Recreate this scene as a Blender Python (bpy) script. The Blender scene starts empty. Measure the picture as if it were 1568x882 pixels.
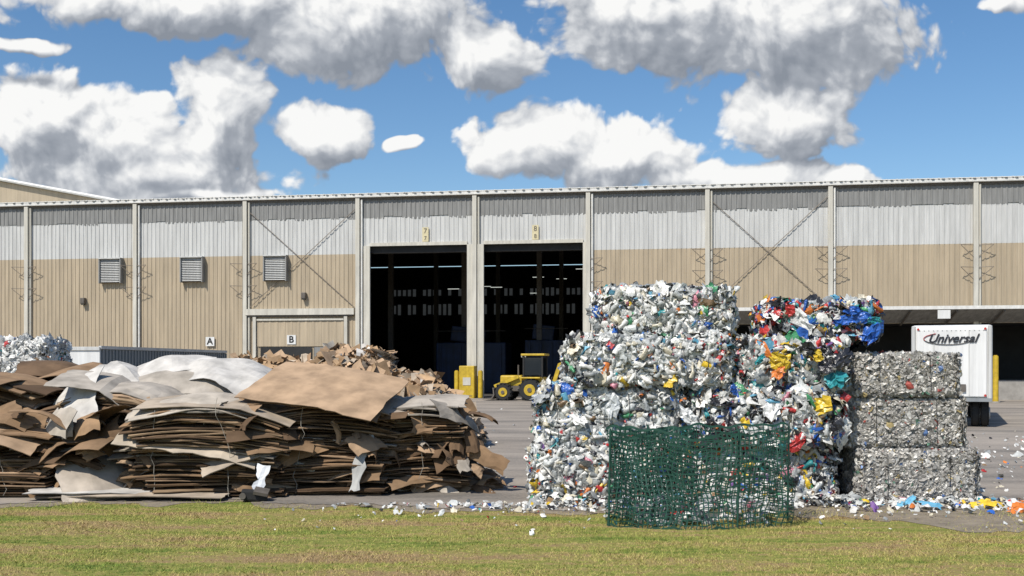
import bpy, bmesh, math, random
import numpy as np
from mathutils import Vector, Matrix, Euler
random.seed(7); R=np.random.default_rng(7)
S=bpy.context.scene
S.view_settings.view_transform='Standard'; S.view_settings.look='None'; S.view_settings.exposure=0
COL=S.collection

# ---------------------------------------------------------------- materials
def nodes_of(m):
    m.use_nodes=True; nt=m.node_tree; nt.nodes.clear()
    out=nt.nodes.new('ShaderNodeOutputMaterial'); b=nt.nodes.new('ShaderNodeBsdfPrincipled')
    nt.links.new(b.outputs[0],out.inputs[0]); return nt,b
def mat(name,col,rough=.7,metal=0,var=.25,scale=3,stretch=(1,1,1),col2=None,bump=0,bscale=40,emit=0,streak=0):
    m=bpy.data.materials.new(name); nt,b=nodes_of(m); N=nt.nodes.new; L=nt.links.new
    tc=N('ShaderNodeTexCoord'); mp=N('ShaderNodeMapping'); mp.inputs['Scale'].default_value=stretch
    L(tc.outputs['Object'],mp.inputs[0])
    n=N('ShaderNodeTexNoise'); n.inputs['Scale'].default_value=scale; n.inputs['Detail'].default_value=6; n.inputs['Roughness'].default_value=.65
    L(mp.outputs[0],n.inputs[0])
    cr=N('ShaderNodeValToRGB'); cr.color_ramp.elements[0].position=.32; cr.color_ramp.elements[1].position=.68
    c2=col2 or tuple(c*(1-var) for c in col)
    cr.color_ramp.elements[0].color=(*c2,1); cr.color_ramp.elements[1].color=(*col,1)
    L(n.outputs[0],cr.inputs[0]); colour=cr.outputs[0]
    if streak:
        mp2=N('ShaderNodeMapping'); mp2.inputs['Scale'].default_value=(2.2,1,.10); L(tc.outputs['Object'],mp2.inputs[0])
        n3=N('ShaderNodeTexNoise'); n3.inputs['Scale'].default_value=1.6; n3.inputs['Detail'].default_value=8; n3.inputs['Roughness'].default_value=.7; L(mp2.outputs[0],n3.inputs[0])
        mr=N('ShaderNodeMapRange'); mr.inputs['From Min'].default_value=.35; mr.inputs['From Max'].default_value=.62; mr.inputs['To Min'].default_value=1-streak; mr.inputs['To Max'].default_value=1.03; L(n3.outputs[0],mr.inputs['Value'])
        vm=N('ShaderNodeVectorMath'); vm.operation='SCALE'; L(colour,vm.inputs[0]); L(mr.outputs[0],vm.inputs['Scale']); colour=vm.outputs[0]
    L(colour,b.inputs['Base Color'])
    b.inputs['Roughness'].default_value=rough; b.inputs['Metallic'].default_value=metal
    if emit:
        L(colour,b.inputs['Emission Color']); b.inputs['Emission Strength'].default_value=emit; m.cycles.emission_sampling='NONE'
    if bump:
        n2=N('ShaderNodeTexNoise'); n2.inputs['Scale'].default_value=bscale; n2.inputs['Detail'].default_value=5
        L(tc.outputs['Object'],n2.inputs[0]); bp=N('ShaderNodeBump'); bp.inputs['Strength'].default_value=bump; bp.inputs['Distance'].default_value=.02
        L(n2.outputs[0],bp.inputs['Height']); L(bp.outputs[0],b.inputs['Normal'])
    return m
def attrmat(name,rough=.5,metal=0,scale=12,lo=.65,spec=.5,bump=0,bsc=40):
    m=bpy.data.materials.new(name); nt,b=nodes_of(m); N=nt.nodes.new; L=nt.links.new
    a=N('ShaderNodeAttribute'); a.attribute_name='Col'
    tc=N('ShaderNodeTexCoord'); n=N('ShaderNodeTexNoise'); n.inputs['Scale'].default_value=scale; n.inputs['Detail'].default_value=4
    L(tc.outputs['Object'],n.inputs[0])
    mr=N('ShaderNodeMapRange'); mr.inputs['From Min'].default_value=.3; mr.inputs['From Max'].default_value=.65
    mr.inputs['To Min'].default_value=lo; mr.inputs['To Max'].default_value=1.05
    L(n.outputs[0],mr.inputs['Value'])
    mx=N('ShaderNodeVectorMath'); mx.operation='SCALE'; L(a.outputs['Color'],mx.inputs[0]); L(mr.outputs[0],mx.inputs['Scale'])
    L(mx.outputs[0],b.inputs['Base Color']); b.inputs['Roughness'].default_value=rough; b.inputs['Metallic'].default_value=metal
    b.inputs['Specular IOR Level'].default_value=spec
    if bump:
        n2=N('ShaderNodeTexNoise'); n2.inputs['Scale'].default_value=bsc; n2.inputs['Detail'].default_value=2; L(tc.outputs['Object'],n2.inputs[0])
        bp=N('ShaderNodeBump'); bp.inputs['Strength'].default_value=bump; bp.inputs['Distance'].default_value=.02; L(n2.outputs[0],bp.inputs['Height']); L(bp.outputs[0],b.inputs['Normal'])
    return m

M_plastic=attrmat('mixed_plastic',.33,0,18,.66,.6,.7,26)
M_can=attrmat('crushed_aluminium',.5,.2,24,.68)
M_card=attrmat('cardboard',.9,0,3.0,.62,.2)
M_litter=attrmat('litter_plastic',.6,0,20,.7,.3)

# ---------------------------------------------------------------- helpers
def empty(name,loc=(0,0,0),rz=0):
    e=bpy.data.objects.new(name,None); e.location=loc; e.rotation_euler=(0,0,rz); e.empty_display_size=.3; COL.objects.link(e); return e
def link(name,me,parent=None,mats=()):
    o=bpy.data.objects.new(name,me); COL.objects.link(o)
    if parent: o.parent=parent
    for m in mats: me.materials.append(m)
    return o
def box(name,parent,c,s,m,rot=(0,0,0),bev=0):
    bm=bmesh.new(); bmesh.ops.create_cube(bm,size=1); bmesh.ops.scale(bm,vec=s,verts=bm.verts)
    if bev: bmesh.ops.bevel(bm,geom=bm.edges[:],offset=bev,segments=2,affect='EDGES',profile=.6)
    me=bpy.data.meshes.new(name); bm.to_mesh(me); bm.free()
    o=link(name,me,parent,[m]); o.location=c; o.rotation_euler=rot; return o
def cyl(name,parent,c,r,h,m,rot=(0,0,0),seg=20,r2=None,bev=0):
    bm=bmesh.new(); bmesh.ops.create_cone(bm,cap_ends=True,segments=seg,radius1=r,radius2=r if r2 is None else r2,depth=h)
    if bev:
        es=[e for e in bm.edges if len(e.link_faces)==2 and any(len(f.verts)>4 for f in e.link_faces)]
        bmesh.ops.bevel(bm,geom=es,offset=bev,segments=2,affect='EDGES')
    me=bpy.data.meshes.new(name); bm.to_mesh(me); bm.free()
    o=link(name,me,parent,[m]); o.location=c; o.rotation_euler=rot; return o
def rod(name,parent,a,b,r,m):
    a=Vector(a); b=Vector(b); d=b-a
    o=cyl(name,parent,(a+b)/2,r,d.length,m,seg=8); o.rotation_euler=d.to_track_quat('Z','Y').to_euler(); return o
def arrmesh(name,V,F,C=None,parent=None,mats=(),smooth=False):
    k=F.shape[1]; me=bpy.data.meshes.new(name)
    me.vertices.add(len(V)); me.vertices.foreach_set('co',np.ascontiguousarray(V,dtype=np.float32).ravel())
    me.loops.add(F.size); me.loops.foreach_set('vertex_index',F.ravel().astype(np.int32))
    me.polygons.add(len(F)); me.polygons.foreach_set('loop_start',(np.arange(len(F))*k).astype(np.int32))
    if C is not None:
        a=me.attributes.new('Col','FLOAT_COLOR','CORNER')
        cc=np.ones((len(F),4),dtype=np.float32); cc[:,:3]=C
        a.data.foreach_set('color',np.repeat(cc,k,axis=0).ravel())
    me.polygons.foreach_set('use_smooth',np.full(len(F),smooth))
    me.update(calc_edges=True); me.validate()
    return link(name,me,parent,mats)
class Acc:
    def __init__(s): s.V=[];s.F=[];s.C=[];s.n=0
    def add(s,V,F,C):
        s.V.append(V); s.F.append(F+s.n); s.C.append(C); s.n+=len(V)
    def build(s,name,mats,parent=None,smooth=False):
        return arrmesh(name,np.concatenate(s.V),np.concatenate(s.F),np.concatenate(s.C),parent,mats,smooth)
def nrm(v): return v/np.maximum(np.linalg.norm(v,axis=1,keepdims=True),1e-6)
def flakes(A,c,n,size,asp,crump,col,k=3,rect=False,dome=0):
    N=len(c); r=nrm(R.normal(size=(N,3))); t=nrm(np.cross(n,r)); b=np.cross(n,t)
    g=np.linspace(-1,1,k); gx,gy=np.meshgrid(g,g); gx=gx.ravel(); gy=gy.ravel()
    if not rect: gx,gy=gx*np.sqrt(1-gy**2/2.4),gy*np.sqrt(1-gx**2/2.4)
    rr=gx**2+gy**2; gx=gx/2; gy=gy/2; j=.025 if rect else .08
    jx=gx[None]+R.normal(0,j,(N,k*k)); jy=gy[None]+R.normal(0,j,(N,k*k))
    cz=R.normal(0,1,(N,k*k))*crump+dome*(1-rr)[None]
    V=c[:,None]+t[:,None]*(jx*size[:,None])[...,None]+b[:,None]*(jy*(size*asp)[:,None])[...,None]+n[:,None]*(cz*size[:,None])[...,None]
    q=[[j*k+i,j*k+i+1,(j+1)*k+i+1,(j+1)*k+i] for j in range(k-1) for i in range(k-1)]
    F=(np.arange(N)*k*k)[:,None,None]+np.array(q)[None]
    C=np.repeat(col,len(q),axis=0)
    A.add(V.reshape(-1,3),F.reshape(-1,4),C)
def bottles(A,c,ax,L,rad,col):
    N=len(c); r=nrm(R.normal(size=(N,3))); t=nrm(np.cross(ax,r)); b=np.cross(ax,t)
    prof=[(-.5,.7),(-.42,1),(-.05,.85),(.2,1),(.36,.45),(.5,.36),(.5,.02)]; s=8
    rings=[]; sq=R.uniform(.4,.95,(N,1)); bend=R.normal(0,.25,(N,1))
    for h,pr in prof:
        a=np.arange(s)/s*2*math.pi
        rr=rad[:,None]*pr*(1+R.normal(0,.15,(N,s)))
        P=c[:,None]+ax[:,None]*(h*L)[:,None,None]+t[:,None]*(np.cos(a)[None]*rr+bend*h*h*L[:,None])[...,None]+b[:,None]*(np.sin(a)[None]*rr*sq)[...,None]
        rings.append(P)
    V=np.stack(rings,1).reshape(-1,3)
    q=[[j*s+i,j*s+(i+1)%s,(j+1)*s+(i+1)%s,(j+1)*s+i] for j in range(len(prof)-1) for i in range(s)]
    F=((np.arange(N)*s*len(prof))[:,None,None]+np.array(q)[None]).reshape(-1,4)
    C=np.repeat(col,len(q),axis=0).reshape(N,len(q),3)
    cap=R.uniform(0,1,N)<.35; cc=pick([(.1,.25,.6),(.75,.75,.75),(.6,.05,.04),(.1,.4,.2)],[3,3,2,1],N)
    C[cap,4*s:]=cc[cap][:,None]
    A.add(V,F,C.reshape(-1,3))
def pick(pal,w,N):
    pal=np.array(pal); w=np.array(w,dtype=float); w/=w.sum()
    c=pal[R.choice(len(pal),N,p=w)]; return np.clip(c*R.uniform(.7,1.1,(N,1))*np.array([1.0,.985,.955])[None],0,.86)
def wob(p,f,ph=0):
    return (np.sin(p[:,0]*f+1.3*p[:,1]*f+ph)+np.sin(p[:,1]*f*1.7-p[:,2]*f*1.1+2+ph)+np.sin(p[:,2]*f*1.9+p[:,0]*f*.8+4+ph)+.6*np.sin(p[:,0]*f*2.7+p[:,2]*f*2.3+ph*2))/3.6
def boxface(x0,x1,y0,y1,z0,z1,N,rough,rnd=.18,tilt=.35,holes=0.0,dep=.3):
    d=np.array([x1-x0,y1-y0,z1-z0]); c0=np.array([(x0+x1)/2,(y0+y1)/2,(z0+z1)/2])
    faces=[(1,-1,d[0]*d[2]*1.4),(0,-1,d[1]*d[2]),(0,1,d[1]*d[2]),(1,1,d[0]*d[2]*.5),(2,1,d[0]*d[1]*.8)]
    w=np.array([f[2] for f in faces]); w/=w.sum(); fi=R.choice(5,N,p=w)
    uv=R.uniform(-1,1,(N,3)); n=np.zeros((N,3))
    for i,(a,s,_) in enumerate(faces):
        m=fi==i; uv[m,a]=s; n[m,a]=s
    P=c0+uv*d/2; ph=x0*3+z0*7
    srt=np.sort(np.abs(uv),axis=1); t=srt[:,1]**8
    rad=nrm(uv*d/2)
    n2=nrm(n+rad*(t*1.0)[:,None])
    hole=np.clip(wob(P,15,ph*1.7)+.6*wob(P,27,ph)-.35,0,1)*holes
    P=P-n*(rnd*t+hole)[:,None]+n*(wob(P,5.5,ph)*rough+R.normal(0,rough*dep,N))[:,None]
    return P,nrm(n2+R.normal(0,tilt,(N,3))),n2
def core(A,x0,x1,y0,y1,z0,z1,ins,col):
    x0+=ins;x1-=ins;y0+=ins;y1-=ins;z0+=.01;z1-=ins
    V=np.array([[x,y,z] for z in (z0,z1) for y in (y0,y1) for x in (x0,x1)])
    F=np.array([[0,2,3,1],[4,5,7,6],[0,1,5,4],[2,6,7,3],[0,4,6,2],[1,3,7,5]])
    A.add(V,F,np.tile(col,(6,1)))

WHITE=(.80,.80,.78);CLEAR=(.56,.585,.585);GREY=(.30,.32,.33);BLUE=(.03,.13,.5);LBLUE=(.14,.40,.58);RED=(.55,.05,.05);YEL=(.72,.5,.04)
ORG=(.68,.2,.04);GRN=(.06,.28,.13);BLK=(.03,.03,.035);TEAL=(.04,.31,.34);PINK=(.58,.23,.3);BRN=(.24,.16,.09);CREAM=(.68,.63,.50);PURP=(.2,.1,.3)
PAL=[WHITE,CLEAR,GREY,BLUE,LBLUE,RED,YEL,ORG,GRN,BLK,TEAL,PINK,BRN,CREAM,PURP]
W_clear=[38,31,14,1.2,1.8,1.6,.9,.7,.8,2.6,.5,.8,2.2,8,.3]
W_mix  =[34,17,11,3.0,2.6,3.0,2.6,1.4,1.6,12,1.5,1.4,2.6,7,.6]
W_dark =[19,10,10,10,5,7,3,2,3,20,4,3,4,4,2]
W_white=[70,18,9,.5,1,.5,.3,.2,.4,1,.2,.2,.4,1,.1]
def plastic_bale(x0,x1,y0,y1,z0,z1,W,dens=1.0,big=1.0):
    A=Acc(); d=(x1-x0,y1-y0,z1-z0); area=d[0]*d[2]*2+d[1]*d[2]*2+d[0]*d[1]
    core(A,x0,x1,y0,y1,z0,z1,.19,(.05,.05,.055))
    kw=dict(holes=.19,dep=.5)
    N=int(area*270*dens)
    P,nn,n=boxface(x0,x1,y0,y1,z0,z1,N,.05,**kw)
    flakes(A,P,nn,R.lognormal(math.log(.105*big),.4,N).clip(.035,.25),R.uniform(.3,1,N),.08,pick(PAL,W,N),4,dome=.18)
    N=int(area*90*dens)
    P,nn,n=boxface(x0,x1,y0,y1,z0,z1,N,.05,tilt=.6,**kw)
    flakes(A,P,nn,R.lognormal(math.log(.08*big),.45,N).clip(.03,.2),R.uniform(.25,.9,N),.12,pick(PAL,W,N),3,rect=True)
    N=int(area*42*dens)
    P,nn,n=boxface(x0,x1,y0,y1,z0,z1,N,.045,tilt=.25,holes=.12)
    Wf=np.array(W,float).copy(); Wf[9]*=1.5
    flakes(A,P-n*.0,nn,R.uniform(.17,.36,N)*big,R.uniform(.35,1,N),.05,pick(PAL,Wf,N),7,dome=.10)
    N=int(area*115*dens)
    P,nn,n=boxface(x0,x1,y0,y1,z0,z1,N,.05,**kw)
    ax=nrm(R.normal(size=(N,3))*.7+np.cross(n,R.normal(size=(N,3)))*1.5)
    L=R.uniform(.13,.28,N); Wb=np.array(W,float).copy(); Wb[3:9]*=1.5
    bottles(A,P+n*.01,ax,L,L*R.uniform(.15,.26,N),pick(PAL,Wb,N))
    N=int(area*12)
    P,nn,n=boxface(x0,x1,y0,y1,z0,z1,N,.05)
    flakes(A,P+n*.05-np.array([0,0,.05]),nrm(n+R.normal(0,.6,(N,3))),R.uniform(.1,.26,N),R.uniform(.1,.3,N),.1,pick(PAL,W,N),5)
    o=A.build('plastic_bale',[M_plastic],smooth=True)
    wa=Acc()
    for xx in np.arange(x0+.25,x1-.1,.36):
        y=y0-.06; ss=.005; zs=np.linspace(z0+.05,z1-.05,9); V=[];F=[]
        for i,z in enumerate(zs):
            q=y+.08*(abs(i-4)>3)+R.normal(0,.016); xo=xx+R.normal(0,.014); V+=[[xo-ss,q,z],[xo+ss,q,z]]
            if i: F.append([2*i-2,2*i-1,2*i+1,2*i])
        wa.add(np.array(V),np.array(F),np.tile((.07,.07,.07),(len(F),1)))
    wa.build('bale_wires',[M_can],o)
    return o
def can_bale(x0,x1,y0,y1,z0,z1):
    A=Acc(); d=(x1-x0,y1-y0,z1-z0); area=d[0]*d[2]*2+d[1]*d[2]*2+d[0]*d[1]
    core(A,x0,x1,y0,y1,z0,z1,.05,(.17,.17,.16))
    pal=[(.52,.505,.475),(.41,.395,.37),(.27,.26,.245),(.08,.08,.08),(.5,.40,.19),(.42,.09,.07),(.1,.18,.38),(.14,.28,.2),(.68,.67,.64)]
    for dn,sz,lump in ((1700,.050,.018),(220,.095,.022)):
        N=int(area*dn)
        P,nn,n=boxface(x0,x1,y0,y1,z0,z1,N,lump,rnd=.10,tilt=.28,holes=.03,dep=.3)
        flakes(A,P,nn,R.lognormal(math.log(sz),.35,N).clip(.02,.14),R.uniform(.4,1,N),.10,pick(pal,[38,30,12,2,2.0,.8,.8,.4,16],N),3,dome=.07)
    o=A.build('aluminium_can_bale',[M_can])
    for xx in (x0+.45,x1-.5):
        rod('bale_strap',o,(xx,y0-.03,z0+.06),(xx+R.normal(0,.04),y0-.03,z1-.06),.0035,M_can)
    return o

# ---------------------------------------------------------------- ground
def ground_mat(name,dark=1.0):
    m=bpy.data.materials.new(name); nt,b=nodes_of(m); N=nt.nodes.new; L=nt.links.new
    g=N('ShaderNodeNewGeometry')
    n1=N('ShaderNodeTexNoise'); n1.inputs['Scale'].default_value=.9; n1.inputs['Detail'].default_value=7; n1.inputs['Roughness'].default_value=.68
    mp=N('ShaderNodeMapping'); mp.inputs['Scale'].default_value=(.35,1.9,1); L(g.outputs['Position'],mp.inputs[0]); L(mp.outputs[0],n1.inputs[0])
    n2=N('ShaderNodeTexNoise'); n2.inputs['Scale'].default_value=9; n2.inputs['Detail'].default_value=6; L(g.outputs['Position'],n2.inputs[0])
    ad=N('ShaderNodeMath'); ad.operation='MULTIPLY_ADD'; ad.inputs[1].default_value=.45; L(n2.outputs[0],ad.inputs[0]); L(n1.outputs[0],ad.inputs[2])
    cr=N('ShaderNodeValToRGB'); e=cr.color_ramp.elements
    cs=[(.60,(.42,.30,.15)),(.69,(.43,.36,.13)),(.78,(.34,.345,.09)),(.90,(.18,.25,.05))]
    e[0].position=cs[0][0]; e[0].color=(*[c*dark for c in cs[0][1]],1); e[1].position=cs[3][0]; e[1].color=(*[c*dark for c in cs[3][1]],1)
    for p,c in cs[1:3]: x=e.new(p); x.color=(*[q*dark for q in c],1)
    L(ad.outputs[0],cr.inputs[0])
    L(cr.outputs[0],b.inputs['Base Color']); b.inputs['Roughness'].default_value=.9; b.inputs['Specular IOR Level'].default_value=.1
    return m
M_lawn=ground_mat('lawn_blades'); M_soil=ground_mat('lawn_soil',.6)
M_dirt=mat('dirt',(.29,.24,.175),.95,0,.45,3,bump=.8,bscale=24)
def sheet(name,pts,z,m):
    me=bpy.data.meshes.new(name); me.from_pydata([(x,y,z) for x,y in pts],[],[tuple(range(len(pts)))]); return link(name,me,None,[m])
sheet('ground',[(-900,-300),(900,-300),(900,1500),(-900,1500)],0,M_soil)
M_pave=bpy.data.materials.new('pavement')
nt,b=nodes_of(M_pave); N=nt.nodes.new; L=nt.links.new
g=N('ShaderNodeNewGeometry'); mp=N('ShaderNodeMapping'); mp.inputs['Scale'].default_value=(.35,1.0,1); L(g.outputs['Position'],mp.inputs[0])
n1=N('ShaderNodeTexNoise'); n1.inputs['Scale'].default_value=.5; n1.inputs['Detail'].default_value=8; n1.inputs['Roughness'].default_value=.62; L(mp.outputs[0],n1.inputs[0])
n2=N('ShaderNodeTexNoise'); n2.inputs['Scale'].default_value=14; n2.inputs['Detail'].default_value=7; n2.inputs['Roughness'].default_value=.75; L(g.outputs['Position'],n2.inputs[0])
ad=N('ShaderNodeMath'); ad.operation='MULTIPLY_ADD'; ad.inputs[1].default_value=.5; L(n2.outputs[0],ad.inputs[0]); L(n1.outputs[0],ad.inputs[2])
cr=N('ShaderNodeValToRGB'); e=cr.color_ramp.elements; e[0].position=.55; e[0].color=(.14,.126,.108,1); e[1].position=.93; e[1].color=(.36,.31,.255,1)
x=e.new(.73); x.color=(.25,.218,.182,1)
L(ad.outputs[0],cr.inputs[0]); L(cr.outputs[0],b.inputs['Base Color']); b.inputs['Roughness'].default_value=.9
bp=N('ShaderNodeBump'); bp.inputs['Strength'].default_value=.5; bp.inputs['Distance'].default_value=.02; L(n2.outputs[0],bp.inputs['Height']); L(bp.outputs[0],b.inputs['Normal'])
def edgeY(x):
    base=16.0+.25*np.sin(x*.9)+.14*np.sin(x*2.7+1)+.07*np.sin(x*7.3)
    return base-1.15*np.exp(-((x-1.6)/2.4)**2)-.9/(1+np.exp(-(x-6.2)*2))
xs=np.linspace(-60,70,1200)
sheet('dirt_verge',[(float(x),float(edgeY(x)-.36-.16*math.sin(x*3.3)-.1*math.sin(x*8)-.06*math.sin(x*19)-1.7*math.exp(-((x-5.9)/1.5)**2))) for x in xs]+[(70,20),(-60,20)],.005,M_dirt)
sheet('pavement',[(float(x),float(edgeY(x)+.05*math.sin(x*17)+.03*math.sin(x*41))) for x in xs]+[(70,130),(-60,130)],.012,M_pave)
N_=420000; gx=R.uniform(-13,13,N_); gy=8+R.uniform(0,1,N_)**.9*9.2
ed=edgeY(gx); keep=R.uniform(0,1,N_)<np.clip((ed-.05-gy)/.9,0,1)
dirt=.5+.5*np.sin(gx*1.1+2)*np.sin(gy*1.7+gx*.4)
bare=np.exp(-((gx-5.9)/1.6)**2-((gy-13.9)/.9)**2)
keep&=R.uniform(0,1,N_)>bare*.97
keep&=R.uniform(0,1,N_)>dirt*.45
gx=gx[keep];gy=gy[keep]; n=len(gx)
h=R.uniform(.010,.028,n)*(1+.5*np.sin(gx*2.1+gy)*np.sin(gy*2.9)); tall=R.uniform(0,1,n)<.006+.06*(np.abs(gy-edgeY(gx)+.3)<.35); h[tall]*=3.2
a=R.uniform(0,2*math.pi,n); w=R.uniform(.003,.006,n); lx=R.normal(0,.8,n)*h; ly=R.normal(0,.8,n)*h
V=np.stack([np.stack([gx-np.cos(a)*w,gy-np.sin(a)*w,np.zeros(n)],1),np.stack([gx+np.cos(a)*w,gy+np.sin(a)*w,np.zeros(n)],1),np.stack([gx+lx,gy+ly,h],1)],1).reshape(-1,3)
arrmesh('grass',V,np.arange(3*n).reshape(-1,3),None,None,[M_lawn])

# ---------------------------------------------------------------- warehouse
M_tan=mat('tan_metal_siding',(.46,.375,.26),.6,0,.16,1.2,(1,1,.25),streak=.22)
M_wht=mat('white_metal_siding',(.58,.58,.56),.55,0,.16,1.5,(2.5,1,.3),streak=.2)
M_gry=mat('grey_metal_siding',(.28,.28,.27),.65,0,.3,1.6,(3,1,.35),streak=.3)  # plain streaked grey for the top wall band, louvre sides and canopy
M_trim=mat('cream_trim',(.62,.59,.51),.5,0,.18,2,(1,1,.4),streak=.25)
M_edge=mat('white_gutter',(.74,.73,.69),.5,0,.25,2.5,(2,1,1))
M_rod=mat('dark_steel',(.16,.14,.12),.6,.3,.4,5)
M_brace=mat('brace_steel',(.25,.21,.17),.6,.1,.4,5)
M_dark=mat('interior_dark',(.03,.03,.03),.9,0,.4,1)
M_conc=mat('concrete',(.36,.34,.31),.9,0,.35,2,bump=.3)
M_yel=mat('yellow_paint',(.66,.45,.03),.5,0,.35,4,streak=.3)
M_blk=mat('black_rubber',(.02,.02,.02),.8,0,.4,6)
M_glass=mat('dark_glass',(.02,.025,.03),.08,0,.2,2)
M_white=mat('white_paint',(.74,.74,.72),.45,0,.1,1.6,(1,1,.4),streak=.18)
M_rib=mat('container_grey',(.25,.27,.28),.6,0,.35,1.5,(1,1,.3))  # container body and ribs, darker grey than the white front
WB=empty('warehouse_building',(0,68.1,0),-math.radians(8.86))
def corr(name,parent,u0,u1,z0,z1,m,y=0,y1=None,pitch=.3,dep=.035):
    y1=y if y1 is None else y1
    us=[];ys=[]; n=max(1,int(round((u1-u0)/pitch))); p=(u1-u0)/n
    for i in range(n):
        for f,dd in ((0,0),(.62,0),(.7,-1),(.92,-1)): us.append(u0+(i+f)*p); ys.append(dd*dep)
    us.append(u1); ys.append(0)
    us=np.array(us); ys=np.array(ys); k=len(us)
    V=np.concatenate([np.stack([us,ys+y,np.full(k,z0)],1),np.stack([us,ys+y1,np.full(k,z1)],1)])
    F=np.array([[i,i+1,k+i+1,k+i] for i in range(k-1)])
    return arrmesh(name,V,F,None,parent,[m])
D1=(-9.55,-2.95); D2=(-1.86,4.65); DT=10.05
for u0,u1,z0 in ((-52,D1[0],0),(D1[1],D2[0],0),(D2[1],13.6,0),(13.6,46,4.7)): corr('tan_siding',WB,u0,u1,z0,9.55,M_tan)
for u0,u1,z0 in ((-52,D1[0],9.55),(D1[0],D1[1],DT),(D1[1],D2[0],9.55),(D2[0],D2[1],DT),(D2[1],46,9.55)): corr('white_siding',WB,u0,u1,z0,11.95,M_wht)
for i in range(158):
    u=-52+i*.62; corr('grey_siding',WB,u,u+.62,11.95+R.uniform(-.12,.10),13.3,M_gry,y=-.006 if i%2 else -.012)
box('upper_backing',WB,(-3,.06,12.4),(98,.05,1.9),M_wht)
box('eave_gutter',WB,(-3,-.14,13.38),(98,.34,.2),M_edge,bev=.03)
box('gutter_shadow_strip',WB,(-3,-.06,13.2),(98,.06,.14),M_rod)  # solid dark strip drawn as the shade line under the gutter
corr('roof_panels',WB,-52,46,13.5,15.3,M_wht,-.32,24,pitch=.6,dep=.09)
corr('roof_panels_far',WB,-52,46,15.3,13.5,M_wht,24,48,pitch=.6,dep=.09)
for s,n in ((-52,'end_wall'),(46,'end_wall_far')):
    me=bpy.data.meshes.new(n); me.from_pydata([(s,0,0),(s,48,0),(s,48,13.4),(s,24,15.2),(s,0,13.4)],[],[(0,1,2,3,4)]); link(n,me,WB,[M_tan])
box('ridge_lips',WB,(-3,-.30,13.52),(98,.05,.06),M_edge)
for i in range(160):
    box('roof_rib_end',WB,(-51.7+i*.61,-.32,13.53),(.10,.10,.05),M_edge)
cols=[-50.2,-42.5,-34.4,-26.24,-18.26,-10.36,-2.45,4.98,12.52,20.03,28.57,36.6,44.4]
for i,u in enumerate(cols):
    box('column',WB,(u,-.16,6.62),(.28,.24,13.2),M_trim,bev=.015)
    cyl('downspout',WB,(u+.26,-.12,6.6),.07,13.1,M_edge if i%2 else M_trim,seg=10)
    if u in (-10.36,-2.45,-50.2): continue
    for z in ((9.0,7.5) if u<5 else (9.45,8.1)):
        for s in (-1,1):
            if u==4.98 and s<0: continue
            tip=(u+s*.95,-.5,z)
            rod('bracket_arm',WB,(u+s*.12,-.2,z),tip,.02,M_brace)
            rod('bracket_strut',WB,(u+s*.12,-.2,z-.75),tip,.02,M_brace)
for a,bq in ((-18.1,-10.5),(12.7,19.85)):
    rod('cross_brace',WB,(a,-.1,12.6),(bq,-.1,5.9),.022,M_brace); rod('cross_brace',WB,(bq,-.1,12.6),(a,-.15,5.9),.022,M_brace)
for (a,bq) in (D1,D2):
    for s,x in ((-1,a),(1,bq)):
        box('door_jamb',WB,(x+s*.2,-.06,DT/2),(.42,.22,DT),M_trim)
    box('door_lintel',WB,((a+bq)/2,-.05,DT+.1),(bq-a,.14,.22),M_trim)
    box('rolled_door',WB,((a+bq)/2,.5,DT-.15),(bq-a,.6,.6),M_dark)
def text(name,parent,s,loc,size,m,shear=0,ext=.01,off=0):
    cu=bpy.data.curves.new(name,'FONT'); cu.body=s; cu.size=size; cu.align_x='CENTER'; cu.align_y='CENTER'; cu.shear=shear; cu.extrude=ext; cu.offset=off
    o=bpy.data.objects.new(name,cu); COL.objects.link(o); o.parent=parent; o.location=loc; o.rotation_euler=(math.pi/2,0,0); cu.materials.append(m); return o
M_sign=mat('sign_cream',(.66,.58,.36),.6)
for u,t in ((-5.76,'7'),(1.55,'8')):
    box('door_number_sign',WB,(u,-.1,10.75),(.42,.05,.95),M_sign); text('door_number',WB,t,(u,-.13,10.98),.45,M_rod); text('door_number',WB,t,(u,-.13,10.5),.36,M_rod)
for u,t,z in ((-20.8,'A',3.75),(-15.0,'B',3.85)):
    box('dock_letter_sign',WB,(u,-.12,z),(.62,.05,.62),M_white); text('dock_letter',WB,t,(u,-.15,z),.62,M_blk,off=.015)
for u in (-28.0,-22.03,-16.07):
    box('louvre_back',WB,(u,-.12,8.66),(1.5,.12,1.65),M_rod)
    for s in (-1,1): box('louvre_side',WB,(u+s*.78,-.25,8.66),(.07,.42,1.75),M_gry)
    box('louvre_top',WB,(u,-.25,9.5),(1.62,.5,.07),M_wht)
    for k in range(14): box('louvre_slat',WB,(u,-.3,7.92+k*.118),(1.5,.15,.02),M_wht,rot=(math.radians(40),0,0))
for u,z in ((-30.1,6.6),(-14.1,6.8)):
    box('wall_light',WB,(u,-.2,z),(.3,.34,.42),M_rod,bev=.04); box('wall_light_lens',WB,(u,-.22,z-.24),(.22,.22,.08),M_glass)
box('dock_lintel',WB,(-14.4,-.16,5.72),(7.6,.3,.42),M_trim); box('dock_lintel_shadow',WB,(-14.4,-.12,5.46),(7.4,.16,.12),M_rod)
for u in (-17.6,-11.2): box('dock_post',WB,(u,-.12,2.7),(.22,.2,5.4),M_trim)
box('dock_header',WB,(-14.4,-.13,5.2),(6.1,.1,.12),M_trim)
corr('roll_up_door',WB,-17.45,-11.35,3.4,5.1,M_tan,-.09,pitch=.5,dep=.02)
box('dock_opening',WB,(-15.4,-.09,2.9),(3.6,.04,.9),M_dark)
box('grey_dock_panel',WB,(-12.4,-.1,1.7),(2.0,.06,3.3),M_gry)
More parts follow.
